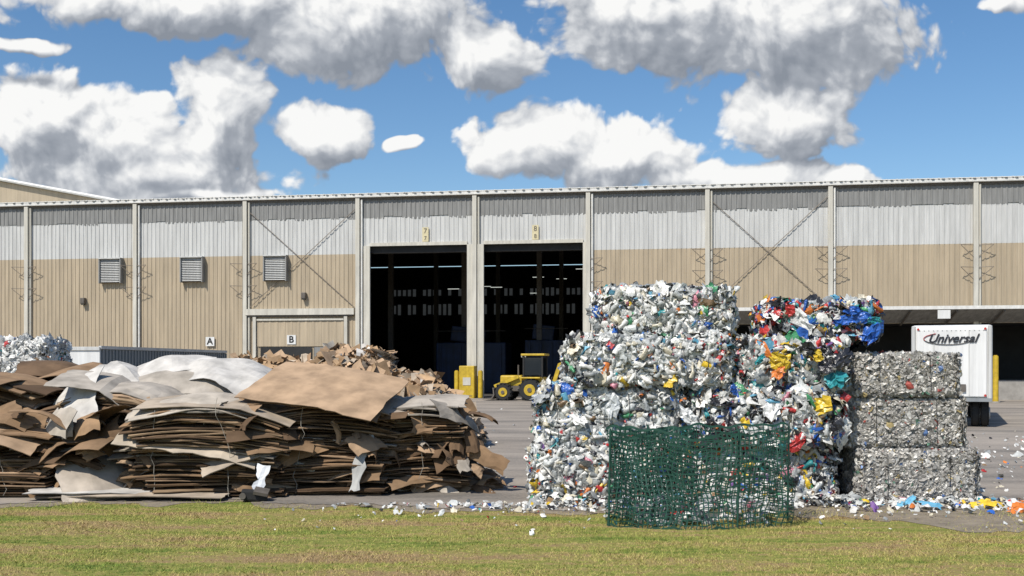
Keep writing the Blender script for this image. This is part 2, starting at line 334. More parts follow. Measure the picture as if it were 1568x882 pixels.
box('hall_back_wall',WB,(-3,47.6,6.6),(97.5,.2,13.2),M_dark)
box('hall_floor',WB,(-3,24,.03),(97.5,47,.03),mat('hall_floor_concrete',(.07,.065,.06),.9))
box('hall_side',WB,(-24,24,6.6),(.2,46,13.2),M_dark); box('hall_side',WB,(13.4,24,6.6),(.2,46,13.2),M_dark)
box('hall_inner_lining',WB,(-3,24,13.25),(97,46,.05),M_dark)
M_sky=mat('translucent_wall_panel',(.5,.55,.58),.6,emit=.055)  # weak emission stands in for daylight coming through the panels
M_lamp=mat('fluorescent_lamp',(.95,1,.92),.5,var=.02,emit=.6)
for i in range(60):
    u=-22+i*.58
    if i%7 in (0,): continue
    for z,h in ((8.4,1.3),(10.3,.9)):
        if R.uniform()<.85: box('translucent_panel',WB,(u,47.4,z),(.34,.05,h*R.uniform(.7,1)),M_sky)
for u,y,z in ((-6.7,9,10.9),(-1.4,24,9.9),(.6,8,11),(-8.6,22,8.8),(-4.8,22,8.9),(2.8,20,10.2),(-7.2,30,9.6),(-.2,32,10.4),(4.6,30,9.9),(-3,34,9.2)):
    box('strip_lamp',WB,(u,y,z),(1.0,.1,.05),M_lamp)
for u in (-12,-6,0,6):
    for y in (14,30): box('inner_column',WB,(u,y,6.6),(.4,.4,13),M_rod)
SM=empty('sorting_machine',(0,0,0)); SM.parent=WB
M_blue=mat('blue_machine_paint',(.012,.032,.10),.6,0,.6,1.5,streak=.5)
for u,y,sx,sz in ((-5.2,14,5.5,3.9),(.6,15,3.4,4.1),(4.6,16,3,3)):
    box('blue_housing',SM,(u,y,sz/2),(sx,3,sz),M_blue,bev=.08); box('hopper',SM,(u-.3,y,sz+.6),(sx*.5,2.2,1.2),M_blue,rot=(0,.12,0),bev=.1)
    for k in range(4): box('rib',SM,(u-sx/2+.4+k*(sx-.8)/3,y-1.55,sz/2),(.14,.12,sz-.3),M_blue)
    rod('hand_rail',SM,(u-sx/2,y-1.6,sz+.9),(u+sx/2,y-1.6,sz+.9),.025,M_rod)
corr('dock_canopy',WB,13.6,46,5.45,4.72,M_gry,-3,-.05,pitch=.45,dep=.06)
box('canopy_fascia',WB,(29.8,-3.06,5.5),(32.4,.1,.2),M_edge)
box('canopy_flashing',WB,(29.8,-.1,4.8),(32.4,.08,.14),M_trim)
for k in range(13): rod('canopy_rafter',WB,(13.8+k*2.6,-2.95,5.32),(13.8+k*2.6,-.1,4.6),.06,M_rod)
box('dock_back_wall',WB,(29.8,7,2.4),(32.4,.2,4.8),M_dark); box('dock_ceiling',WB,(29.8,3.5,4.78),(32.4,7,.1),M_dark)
box('dock_platform',WB,(29.8,3.4,.6),(32.4,6.6,1.2),M_conc)
for k in range(5): box('dock_bumper',WB,(15+k*6.4,-.0,.9),(.5,.25,.5),M_blk)
for u in (20.03,28.57,36.6): box('dock_pier',WB,(u,-.1,2.3),(.5,.4,4.6),M_conc)
box('dock_sign',WB,(26.0,-3.2,5.1),(.7,.05,.5),M_white)
YG=empty('yellow_column_guard',(0,0,0)); YG.parent=WB
box('guard_block',YG,(-2.7,-1.1,1.05),(1.0,.9,2.1),M_yel,bev=.06)
box('guard_band',YG,(-2.7,-1.56,1.1),(.5,.03,.5),M_trim)
for u in (-1.85,-3.4): cyl('guard_post',YG,(u,-1.3,.9),.16,1.8,M_yel,bev=.05)
def bollard(x,y,h,r=.16):
    e=empty('yellow_bollard',(x,y,0)); cyl('post',e,(0,0,h/2),r,h,M_yel,bev=.05); cyl('base_collar',e,(0,0,.04),r*1.5,.08,M_conc); return e
bollard(27.4,59.2,2.7)
RP=empty('concrete_ramp',(27.5,52,0),-math.radians(8.86))
box('slab',RP,(3,0,.28),(7,3,.56),M_conc,bev=.04); box('kerb',RP,(3,-1.45,.64),(7,.2,.16),M_conc)
for k in range(4): box('bag_pile_piece',RP,(1.2+k*.6,-.6,.8),(.8,.7,.5),M_white,rot=(.2*k,.3,.5*k),bev=.15)
NB=empty('neighbouring_warehouse',(-45,92,0),0)
me=bpy.data.meshes.new('gable_wall'); me.from_pydata([(-40,0,0),(11.6,0,0),(11.6,0,16.2),(-12,0,20.5),(-40,0,15.5)],[],[(0,1,2,3,4)]); link('gable_wall',me,NB,[M_tan])
rod('gable_trim',NB,(11.9,-.3,16.3),(-12,-.3,20.7),.16,M_edge)
me=bpy.data.meshes.new('roof'); me.from_pydata([(12,-.4,16.3),(12,40,16.3),(-12,40,20.7),(-12,-.4,20.7),(-41,-.4,15.6),(-41,40,15.6)],[],[(0,1,2,3),(3,2,5,4)]); link('roof',me,NB,[M_wht])
corr('gable_ribs',NB,-12,11.6,10,16.1,M_tan,-.05,pitch=.5,dep=.05)
me=bpy.data.meshes.new('side_wall'); me.from_pydata([(11.6,0,0),(11.6,40,0),(11.6,40,16.2),(11.6,0,16.2)],[],[(0,1,2,3)]); link('side_wall',me,NB,[M_tan])

# ---------------------------------------------------------------- container (left)
CT=empty('shipping_container',(-18,45.7,0),-math.atan2(1.6,14.3))
box('body',CT,(-1.22,7.2,1.5),(2.36,14.3,2.7),M_rib)
box('front_panel',CT,(-1.22,-.0,1.5),(2.40,.08,2.86),M_white)
box('front_trim',CT,(-1.22,-.06,2.85),(2.44,.08,.14),M_wht)
for k in range(48): box('side_rib',CT,(-.02,.25+k*.3,1.5),(.07,.14,2.6),M_rib)
box('top_rail',CT,(-.02,7.2,2.9),(.12,14.4,.14),M_wht); box('bottom_rail',CT,(-.02,7.2,.2),(.12,14.4,.16),M_rib)
for y in (1,13): 
    for x in (-2,-.4): box('foot',CT,(x,y,.07),(.25,.4,.15),M_rod)

# ---------------------------------------------------------------- trailer (right)
TR=empty('semi_trailer',(14.93,35.5,0),-math.atan(.4206))
box('cargo_box',TR,(0,5.1,2.2),(2.56,10,2.58),M_white,bev=.12)
box('nose_panel',TR,(0,.06,2.2),(2.2,.1,2.3),M_white,bev=.03)
M_redl=mat('red_lamp',(.5,.03,.02)); M_logor=mat('logo_red',(.35,.03,.03))
for s in (-1,1):
    cyl('corner_post',TR,(s*1.2,.1,2.2),.07,2.5,M_wht)
    for z in (1.1,3.35): cyl('marker_lamp',TR,(s*1.05,-.01,z),.04,.03,M_redl,rot=(math.pi/2,0,0))
    box('landing_leg',TR,(s*.85,1.6,.5),(.14,.14,.9),M_rod); box('leg_foot',TR,(s*.85,1.6,.04),(.3,.35,.06),M_rod)
    for y in (.9,7.6,8.9):
        for q in (.0,.3):
            cyl('tyre',TR,(s*(1.05-q),y,.48),.48,.26,M_blk,rot=(0,math.pi/2,0),seg=28,bev=.05)
            cyl('wheel_hub',TR,(s*(1.09-q),y,.48),.2,.27,M_wht,rot=(0,math.pi/2,0))
for x in (-.55,.55): box('panel_seam',TR,(x,.005,2.2),(.03,.02,2.2),M_wht)
for z in (1.05,3.3):
    for k in range(15): cyl('rivet',TR,(-1.0+k*.143,.0,z),.014,.02,M_rib,rot=(math.pi/2,0,0),seg=6)
box('bottom_rail',TR,(0,.0,.95),(2.5,.12,.12),M_rib); box('under_frame',TR,(0,5,.82),(1.1,9.4,.2),M_rod)
box('coupling',TR,(.2,-.02,1.35),(.5,.08,.25),M_rod); box('hose_bracket',TR,(-.5,-.02,1.3),(.3,.08,.12),M_rod)
M_logo=mat('logo_black',(.02,.02,.025),.4)
text('lettering',TR,'Universal',(.02,-.02,3.02),.41,M_logo,shear=.4,off=.006)
for k in range(14):
    a0=math.radians(120+k*16); a1=math.radians(136+k*16)
    rod('logo_swoosh',TR,(-.1+.78*math.cos(a0),-.015,3.02+.2*math.sin(a0)),(-.1+.78*math.cos(a1),-.015,3.02+.2*math.sin(a1)),.014,M_logor if k<5 else M_logo)

# ---------------------------------------------------------------- backhoe loader
BL=empty('backhoe_loader',(1.25,63,0),math.radians(-14))
for x,r,w in ((-1.6,.52,.36),(.05,.66,.42)):
    for s in (-1,1):
        cyl('tyre',BL,(x,s*.85,r),r,w,M_blk,rot=(math.pi/2,0,0),seg=28,bev=.07)
        cyl('rim',BL,(x,s*.87,r),r*.52,w+.02,M_yel,rot=(math.pi/2,0,0)); cyl('hub',BL,(x,s*.9,r),r*.2,w+.06,M_rod,rot=(math.pi/2,0,0))
        for k in range(14):
            a=k*math.tau/14; box('tread_lug',BL,(x+math.cos(a)*r,s*.85,r+math.sin(a)*r),(.07,w*.95,.09),M_blk,rot=(0,-a,.25*s))
box('chassis',BL,(-.6,0,.75),(3.0,.8,.35),M_rod); box('hood',BL,(-1.25,0,1.2),(1.35,.85,.65),M_yel,bev=.1); box('grille',BL,(-1.94,0,1.15),(.04,.65,.45),M_blk)
cyl('exhaust',BL,(-.95,.25,1.8),.05,.7,M_rod); box('cab_base',BL,(.15,0,1.15),(1.2,1.15,.55),M_yel,bev=.06)
for s in (-1,1):
    box('fender',BL,(.08,s*.85,1.38),(1.2,.45,.09),M_yel,bev=.03)
    for x in (-.42,.72): box('cab_post',BL,(x,s*.62,2.05),(.09,.09,1.3),M_blk)
    box('side_window',BL,(.15,s*.62,2.05),(1.05,.02,1.05),M_glass)
    box('loader_arm',BL,(-1.5,s*.55,1.15),(1.6,.12,.2),M_yel,rot=(0,math.radians(-22),0))
    box('stabiliser',BL,(1.2,s*.75,.6),(.14,.14,.9),M_yel,rot=(s*.3,0,0))
box('windscreen',BL,(-.45,0,2.05),(.02,1.15,1.1),M_glass); box('cab_roof',BL,(.15,0,2.76),(1.45,1.45,.13),M_yel,bev=.04)
box('seat',BL,(.2,0,1.6),(.45,.45,.6),M_blk,bev=.05)
for s in (-1,1): cyl('work_lamp',BL,(-.55,s*.5,2.66),.08,.06,M_white,rot=(0,math.pi/2,0))
bm=bmesh.new(); prof=[(-2.15,.75),(-2.1,.35),(-2.25,.1),(-2.85,.08),(-2.8,.13),(-2.3,.17),(-2.18,.38),(-2.22,.78)]
vs=[[bm.verts.new((x,s*1.1,z)) for x,z in prof] for s in (-1,1)]
for i in range(8): j=(i+1)%8; bm.faces.new((vs[0][i],vs[0][j],vs[1][j],vs[1][i]))
for v in vs: bm.faces.new(v)
me=bpy.data.meshes.new('front_bucket'); bm.to_mesh(me); bm.free(); link('front_bucket',me,BL,[M_rod])
box('backhoe_boom',BL,(1.45,0,1.5),(.22,.22,1.5),M_yel,rot=(0,math.radians(18),0)); box('backhoe_dipper',BL,(1.85,0,1.65),(.18,.18,1.3),M_yel,rot=(0,math.radians(-12),0))
box('backhoe_bucket',BL,(1.9,0,.75),(.45,.5,.5),M_rod,rot=(0,.4,0),bev=.08); box('swing_frame',BL,(1.1,0,.8),(.5,.6,.5),M_rod)

# ---------------------------------------------------------------- bales
yb=15.85
plastic_bale(.34,2.3,yb-.10,yb+1.4,0,.84,W_clear)
plastic_bale(.44,2.66,yb+.06,yb+1.4,.86,1.76,W_clear)
plastic_bale(.90,3.32,yb-.02,yb+1.45,1.79,2.54,W_clear)
plastic_bale(1.38,3.42,yb+.22,yb+1.5,2.56,3.28,W_clear)
plastic_bale(2.32,4.98,yb+.14,yb+1.5,0,.87,W_mix)
plastic_bale(2.76,5.06,yb-.02,yb+1.5,.9,1.73,W_mix,big=1.15)
plastic_bale(3.40,5.16,yb+.16,yb+1.5,1.77,2.48,W_mix,big=1.15)
plastic_bale(4.0,5.74,yb+.4,yb+1.6,2.51,3.08,W_dark,big=1.15)
plastic_bale(3.0,5.6,yb+1.6,yb+3.0,0,1.2,W_mix,dens=.5)
plastic_bale(3.6,5.7,yb+1.65,yb+3.0,1.2,2.42,W_mix,dens=.5)
can_bale(5.32,7.22,16.06,17.5,0,.80)
can_bale(5.20,7.10,16.24,17.5,.83,1.59)
can_bale(5.25,6.99,16.20,17.5,1.62,2.29)
for z in (0,.95,1.9): plastic_bale(-16.2,-13.35,30,31.6,z,z+.94,W_white,dens=.5,big=1.4)
A=Acc()
acc=[(4.05,2.15,YEL,.34),(4.62,1.5,YEL,.38),(4.3,.95,RED,.32),(4.9,1.9,TEAL,.34),(4.02,2.02,ORG,.26),(5.1,2.8,BLUE,.32),(5.4,2.85,BLUE,.3),(5.25,2.95,BLUE,.25),(4.45,2.8,WHITE,.5),(4.3,2.95,RED,.2),(3.3,1.3,BLK,.55),(3.0,.95,BLK,.45),(3.5,1.1,BLK,.45),(3.2,1.55,BLK,.4),(3.75,2.2,TEAL,.2),(4.75,2.1,BLK,.25),(4.6,1.0,BLUE,.2),(5.0,2.2,BLK,.4),(4.85,1.25,BLK,.35),(5.55,2.6,BLUE,.35),(5.6,2.8,TEAL,.25),(3.35,1.75,BLUE,.16),(4.15,.5,PINK,.2),(4.4,1.3,WHITE,.45),(3.9,1.5,WHITE,.45),(2.0,2.9,WHITE,.38),(2.7,1.3,WHITE,.42),(1.0,1.3,WHITE,.36),(1.6,2.2,CLEAR,.4),(2.3,2.1,WHITE,.34),(.9,.5,WHITE,.36),(1.5,1.5,CLEAR,.4),(2.6,2.7,CLEAR,.4),(4.5,2.35,BLK,.3),(4.6,2.25,YEL,.22),(4.5,1.1,LBLUE,.2)]
c=np.array([[a[0],yb-.07+(.34 if a[1]>2.55 else 0),a[1]] for a in acc]); n=nrm(np.tile([[0,-1,.1]],(len(acc),1))+R.normal(0,.3,(len(acc),3)))
flakes(A,c,n,np.array([a[3] for a in acc]),R.uniform(.4,.9,len(acc)),.045,np.array([a[2] for a in acc])*.95,8,dome=.06)
A.build('plastic_scrap',[M_plastic])

# ---------------------------------------------------------------- cardboard
def crease(u,c=.4): return np.clip((np.abs(u)-c)/(1-c),0,1)**1.25
def slab(A,c,w,d,rz,th,zf,col,tilt=(0,0),nx=13,ny=9,jit=.02,side=.55,wave=.008):
    u,v=np.meshgrid(np.linspace(-1,1,nx),np.linspace(-1,1,ny)); u=u.ravel();v=v.ravel()
    ph=R.uniform(0,6,4)
    x=u*w/2+(np.abs(u)>.99)*R.normal(0,jit,len(u)); y=v*d/2+(np.abs(v)>.99)*R.normal(0,jit,len(u))
    z=zf(u,v)+wave*np.sin(u*5+ph[2])*np.sin(v*4+ph[3])
    M=np.array(Euler((tilt[0],tilt[1],rz),'XYZ').to_matrix())
    T=np.stack([x,y,z],1); B=T.copy(); B[:,2]-=th
    V=np.concatenate([T,B])@M.T+np.array(c); n=nx*ny; F=[];C=[]
    for j in range(ny-1):
        for i in range(nx-1):
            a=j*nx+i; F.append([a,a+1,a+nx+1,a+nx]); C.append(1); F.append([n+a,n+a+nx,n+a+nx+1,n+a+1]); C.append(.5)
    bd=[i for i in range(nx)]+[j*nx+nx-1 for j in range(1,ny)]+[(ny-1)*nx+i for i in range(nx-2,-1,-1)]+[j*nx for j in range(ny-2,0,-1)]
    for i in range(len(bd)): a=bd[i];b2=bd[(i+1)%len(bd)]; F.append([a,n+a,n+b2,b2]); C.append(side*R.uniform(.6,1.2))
    A.add(V,np.array(F),np.array(C)[:,None]*np.array(col)[None])
TANC=(.45,.31,.195);BRC=(.31,.20,.115);DKC=(.165,.105,.062);GYC=(.45,.40,.335);LGC=(.60,.57,.52)
def cstack(x,y,z0,w,d,H,rz,dx,dy,tilt=(0,0),pitch=.027,topcol=GYC):
    A=Acc(); n=int(H/pitch); cum=np.zeros(2); lean=0; rzc=rz
    for i in range(n):
        f=(i+1)/n; col=np.array([BRC,TANC,DKC,GYC,(.36,.25,.15)][R.choice(5,p=[.36,.22,.20,.06,.16])])*R.uniform(.75,1.2)
        if i>=n-2: col=np.array(topcol)
        cum=cum*.85+R.normal(0,.04,2); hh=H*f
        if R.uniform()<.14: lean=R.normal(0,.04)
        if R.uniform()<.10: cum=R.normal(0,.13,2); rzc=rz+R.normal(0,.08)
        t1,t3=R.normal(0,.016,2); q=R.uniform(.2,.5)
        zf=lambda u,v,hh=hh,l=lean,t1=t1,t3=t3,q=q: hh*(1-dx*crease(u,q)-dy*crease(v,q))+l*u+t1*u*v+t3*v
        r_=R.uniform(0,1)
        slab(A,(x+cum[0],y+cum[1],z0),w*(R.uniform(1.02,1.14) if r_<.12 else R.uniform(.68,.86) if r_<.22 else R.uniform(.9,1.0)),d*R.uniform(.88,1.04),rzc+R.normal(0,.03),pitch*R.uniform(.45,.85),zf,col,tilt,nx=11,ny=7)
    return A.build('cardboard_bale',[M_card])
cstack(-8.5,17.3,0,2.5,1.6,1.15,.05,.10,.08,topcol=BRC)
cstack(-9.2,18.4,1.05,2.2,1.6,.95,-.1,.16,.1,(.0,.12),topcol=BRC)
cstack(-6.75,18.3,0,2.5,1.6,.75,.1,.1,.1)
cstack(-6.65,18.4,.7,2.0,1.6,1.12,-.08,.20,.12,(.03,.07))
cstack(-4.9,17.3,0,2.4,1.6,.85,.04,.08,.08)
cstack(-4.85,17.25,.78,2.45,1.65,.78,.1,.26,.14,(.05,.05),topcol=GYC)
cstack(-3.1,17.7,0,2.1,1.6,.85,-.05,.08,.08,topcol=BRC)
cstack(-3.0,17.75,.8,2.1,1.6,.72,.12,.20,.10,(.02,.07),topcol=TANC)
cstack(-1.6,18.0,0,1.55,1.7,.8,.03,.08,.06,topcol=BRC)
cstack(-1.65,18.05,.76,1.75,1.6,.74,-.1,.08,.08,(.0,-.05),topcol=GYC)
cstack(-6.0,20.3,0,3.2,1.8,2.1,.05,.10,.1,topcol=LGC)
cstack(-3.5,20.3,0,2.6,1.8,1.6,-.05,.12,.1,topcol=BRC)
cstack(-8.7,20.3,0,2.4,1.8,2.05,.12,.14,.1,topcol=BRC)
cstack(-10.9,18.0,0,2.3,1.6,1.9,.0,.12,.1,topcol=BRC)
A=Acc()
arch=lambda a,b,c=.3: (lambda u,v: -a*crease(u,c)-b*crease(v,c))
soft=lambda a,b: (lambda u,v: -a*np.abs(u)**1.8-b*np.abs(v)**1.8)
def fold(a,c): return lambda u,v: -a*np.maximum(0,u-c)-.25*a*np.maximum(0,-u-c)-.03*v*v   # one side folded over
slab(A,(-3.1,17.35,1.80),2.35,1.8,-.24,.012,soft(.06,.03),TANC,(.34,.14),nx=17,wave=.018)
slab(A,(-3.25,17.5,1.70),2.45,1.7,-.12,.012,arch(.14,.06),BRC,(.22,.10),nx=17)
slab(A,(-6.5,19.6,2.26),1.8,1.5,.25,.010,arch(.20,.14,.1),LGC,(.18,-.20),nx=17,wave=.03)
slab(A,(-5.4,19.4,2.20),1.9,1.6,-.25,.010,soft(.22,.16),LGC,(.22,.14),nx=17,wave=.05)
slab(A,(-6.0,19.1,2.02),2.5,1.5,.12,.012,arch(.25,.25),GYC,(.22,0),nx=17)
slab(A,(-7.1,19.0,2.02),1.2,1.1,.6,.010,fold(.5,.2),LGC,(.35,-.3),nx=13,wave=.03)
slab(A,(-4.9,17.1,1.62),2.35,1.5,.14,.012,arch(.24,.10,.15),(.50,.44,.36),(.16,.05),nx=17,wave=.015)
slab(A,(-4.75,17.2,1.56),2.5,1.6,.02,.012,fold(.42,.35),(.44,.36,.27),(.10,.03),nx=17)
slab(A,(-5.1,16.72,.98),2.3,1.0,.03,.015,fold(.25,.5),(.52,.44,.34),(.44,.14),nx=17)
slab(A,(-4.3,16.75,.80),1.4,.9,.25,.015,arch(.06,.05),(.42,.35,.27),(.3,-.28),nx=13)
slab(A,(-7.45,17.45,1.42),1.15,1.6,-.15,.010,arch(.10,.12),LGC,(.78,-.6),nx=13,wave=.02)
slab(A,(-7.0,17.9,1.86),1.5,1.3,.1,.012,fold(.4,.2),GYC,(.2,.2),nx=13)
slab(A,(-6.55,16.75,.42),1.35,1.3,.65,.012,arch(.10,.08),(.5,.43,.35),(.6,.05))
slab(A,(-5.9,16.55,.12),2.9,.9,-.03,.015,arch(.03,.01),(.46,.38,.29),(.04,0))
slab(A,(-6.6,16.5,.16),1.9,.7,.12,.012,arch(.02,.01),LGC,(.05,.02))
slab(A,(-8.6,20.0,2.15),1.5,1.2,.3,.012,arch(.16,.12,.1),DKC,(.25,.2))
slab(A,(-8.2,19.6,2.08),1.6,1.2,-.2,.012,fold(.4,.1),BRC,(.2,-.1))
slab(A,(-9.4,17.6,1.98),2.0,1.2,-.1,.012,arch(.10,.06),BRC,(.12,.05))
slab(A,(-8.3,16.7,1.12),1.6,1.1,.1,.012,fold(.2,.3),TANC,(.3,.1))
slab(A,(-2.45,16.78,.6),.2,1.0,-.35,.012,soft(.01,.1),(.42,.42,.40),(1.0,0),nx=5)
slab(A,(-3.92,16.3,.32),.17,.5,.1,.012,soft(0,.03),(.72,.74,.76),(1.2,.2),nx=4)
slab(A,(-1.5,17.8,1.56),1.5,1.2,-.1,.012,arch(.05,.06),GYC,(.14,-.06))
slab(A,(-1.9,17.5,1.50),1.0,.9,.4,.012,arch(.05,.06),(.42,.35,.28),(.3,.1))
for k in range(190):
    x=-9.3+R.uniform(0,8.9); s_=R.uniform(.15,1)
    slab(A,(x,16.62+R.uniform(-.1,.4)+(.35 if x>-3.6 else 0)+(.2 if x>-2.2 else 0),R.uniform(.05,1.4)),1.1*s_,R.uniform(.12,.5),R.normal(0,.45),.010,(fold(.25,.2) if k%3==0 else arch(.05,.04)),np.array([BRC,TANC,GYC,DKC][R.choice(4,p=[.38,.16,.07,.39])])*R.uniform(.75,1.1),(R.uniform(-.1,1.2),R.normal(0,.32)),nx=7,ny=5)
for k in range(18):
    slab(A,(-.95+R.uniform(0,.6),17.6+R.uniform(0,.6),.08+R.uniform(0,.22)),R.uniform(.3,.8),R.uniform(.25,.5),R.normal(0,.5),.012,arch(.06,.04),[BRC,DKC,TANC][R.integers(3)],(R.uniform(0,.5),R.normal(0,.35)),nx=7,ny=5)
A.build('cardboard_sheets',[M_card])
A=Acc()
for x,y,zt in ((-5.6,16.38,1.4),(-4.4,16.36,1.6),(-3.5,16.8,1.55),(-8.0,16.45,1.15),(-1.6,17.12,1.5)):
    zs=np.linspace(.05,zt,12); xs_=x+np.cumsum(R.normal(0,.03,12)); ys_=y+R.normal(0,.015,12)
    V=np.concatenate([np.stack([xs_-.004,ys_,zs],1),np.stack([xs_+.004,ys_,zs],1)]); F=np.array([[i,i+1,13+i,12+i] for i in range(11)])
    A.add(V,F,np.tile((.3,.28,.24),(11,1)))
A.build('baling_twine',[M_card])
A=Acc(); n_=9500
ux=R.uniform(-1,1,n_); uy=R.uniform(-1,1,n_); m=(ux**2+uy**2)<1; ux=ux[m];uy=uy[m]; n_=len(ux)
def heap(ux,uy,H): return H*np.clip(1-np.abs(ux)**3.2,0,1)*np.clip(1-np.abs(uy)**2.4,0,1)*(1+.10*np.sin(ux*9)+.06*np.sin(ux*21+1)+.05*np.sin(uy*13+ux*4))
hx=-4.8+ux*4.1; hy=27.5+uy*3.0
c=np.stack([hx,hy,heap(ux,uy,2.2)+R.normal(0,.06,n_)],1)
nn=nrm(np.stack([ux*.5,uy*.7-.25,np.full(n_,.8)],1)+R.normal(0,.5,(n_,3)))
flakes(A,c,nn,R.lognormal(math.log(.24),.5,n_).clip(.1,.95),R.uniform(.12,.75,n_),.03,pick([(.54,.38,.25),(.44,.30,.18),(.30,.195,.11),(.5,.42,.33),(.15,.1,.06),(.65,.62,.58)],[30,28,14,12,6,4],n_),3,rect=True)
g=np.linspace(-1,1,20); X,Y=np.meshgrid(g,g); X=X.ravel();Y=Y.ravel(); Z=heap(X,Y,2.1)
F=np.array([[j*20+i,j*20+i+1,j*20+i+21,j*20+i+20] for j in range(19) for i in range(19)])
A.add(np.stack([-4.8+X*4.0,27.5+Y*2.9,Z],1),F,np.tile((.12,.08,.05),(len(F),1)))
A.build('cardboard_heap',[M_card])

# ---------------------------------------------------------------- litter
A=Acc()
def scat(n,fx,fy,s,pal,W,hh=.03):
    x=fx(n); y=fy(x,n); c=np.stack([x,y,np.full(n,.025)+R.uniform(0,hh,n)],1)
    flakes(A,c,nrm(np.stack([np.zeros(n),-np.ones(n)*.3,np.ones(n)],1)+R.normal(0,.45,(n,3))),R.lognormal(math.log(s),.5,n).clip(.02,.24),R.uniform(.3,1,n),.1,pick(pal,W,n),4,dome=.12)
scat(520,lambda n:R.normal(1.4,1.7,n).clip(-2.6,6),lambda x,n:15.5-R.exponential(.25,n)+R.uniform(-.1,.35,n),.065,PAL,W_clear)
scat(700,lambda n:R.uniform(4.7,9.5,n),lambda x,n:15.95-R.exponential(.4,n),.075,PAL,W_mix,.06)
scat(90,lambda n:R.uniform(-3.5,9.5,n),lambda x,n:R.uniform(13.2,16,n),.045,PAL,W_clear,.01)
scat(420,lambda n:R.uniform(.3,5.2,n),lambda x,n:15.7-R.exponential(.12,n),.09,PAL,W_clear,.15)
scat(150,lambda n:R.uniform(-1,16,n),lambda x,n:17+R.exponential(9,n).clip(0,40),.05,PAL,W_clear,.0)
scat(420,lambda n:R.uniform(7.2,15,n),lambda x,n:R.uniform(16,32,n),.085,PAL,W_clear,.03)
cc=np.array([[6.9,15.3,.08],[7.2,14.9,.06],[6.1,15.2,.08],[5.2,15.0,.07],[5.9,15.5,.1]])
flakes(A,cc,nrm(np.array([[0,-.5,1.]]*5)+R.normal(0,.2,(5,3))),np.array([.36,.36,.28,.2,.25]),np.full(5,.5),.06,np.array([YEL,ORG,LBLUE,PURP,LBLUE]),6,dome=.08)
A.build('litter',[M_litter],smooth=True)
LB=empty('black_fixture',(-3.98,16.15,0)); box('housing',LB,(0,0,.1),(.4,.2,.16),M_blk,rot=(0,.08,.2),bev=.03); box('lid',LB,(.12,-.05,.16),(.22,.2,.05),M_rod,rot=(.3,.2,.1)); cyl('knob',LB,(-.15,-.12,.1),.05,.05,M_rod,rot=(math.pi/2,0,0))

# ---------------------------------------------------------------- green mesh fence
M_green=mat('green_plastic_mesh',(.014,.075,.052),.5,0,.45,6)
def make_net(cx,cy,aw,bw,H,e_,ph,cell,wd):
    Lp=[]; NP=130
    for i in range(NP):
        t=i/NP*2*math.pi; c_=math.cos(t); s_=math.sin(t)
        Lp.append((cx+aw*math.copysign(abs(c_)**e_,c_)+.04*math.sin(3*t+1+ph)+.02*math.sin(11*t),cy+bw*math.copysign(abs(s_)**e_,s_)+.05*math.sin(5*t+ph)+.02*math.sin(13*t)))
    Lp=np.array(Lp); seg=np.linalg.norm(np.roll(Lp,-1,0)-Lp,axis=1); tot=seg.sum(); cs=np.concatenate([[0],np.cumsum(seg)]); Lc=np.vstack([Lp,Lp[:1]])
    def P(s,h):
        s=np.mod(s,tot); x=np.interp(s,cs,Lc[:,0]); y=np.interp(s,cs,Lc[:,1])
        z=h*(H+.05*np.sin(s*2.2+ph)+.03*np.sin(s*5.1))
        return np.stack([x+.035*np.sin(z*5+s*3+ph)+.012*np.sin(z*17+s*8),y+.05*np.sin(z*4+s*2.5),z+.02*np.sin(s*9+ph)+.012*np.sin(s*23+z*9)],-1)
    V=[];F=[];nv=0
    def strip(pts,w):
        nonlocal nv
        n=len(pts); V.append(np.concatenate([pts-w,pts+w])); F.append(np.array([[nv+i,nv+i+1,nv+n+i+1,nv+n+i] for i in range(n-1)])); nv+=2*n
    ns=int(tot/cell)
    for i in range(ns):
        s=i*tot/ns; h=np.linspace(0,1,22); p=P(np.full(22,s)+.02*np.sin(h*7),h)
        td=P(np.array([s+.02]),np.array([.5]))-P(np.array([s-.02]),np.array([.5])); td/=np.linalg.norm(td); strip(p,td*wd)
    nh=int(H/cell)
    for j in range(nh+1):
        ss=np.linspace(0,tot,300); strip(P(ss,np.full(300,j/nh)),np.array([[0,0,wd if 0<j<nh else wd*2]]))
    return np.concatenate(V),np.concatenate(F),P
V1,F1,P1=make_net(2.5,14.0,1.17,.55,1.24,.45,0,.066,.0078)
GF=arrmesh('green_mesh_fence',V1,F1,None,None,[M_green])
V2,F2,_=make_net(1.9,14.0,.5,.42,1.2,.7,2,.066,.0078)
arrmesh('inner_net_fold',V2,F2,None,GF,[M_green])
for s in (.2,2.3,3.6,5.3):
    p=P1(np.array([s]),np.array([0.]))[0]; rod('stake',GF,(p[0],p[1],0),(p[0]+.02,p[1],1.28),.014,M_green)
A=Acc(); N=160
c=np.stack([R.uniform(1.5,3.5,N),R.uniform(13.7,14.4,N),R.uniform(.02,.3,N)],1)
flakes(A,c,nrm(R.normal(size=(N,3))+np.array([0,-.6,1])),R.uniform(.06,.2,N),R.uniform(.4,1,N),.08,pick(PAL,W_clear,N),4,dome=.2)
A.build('netting_litter',[M_litter],GF,smooth=True)

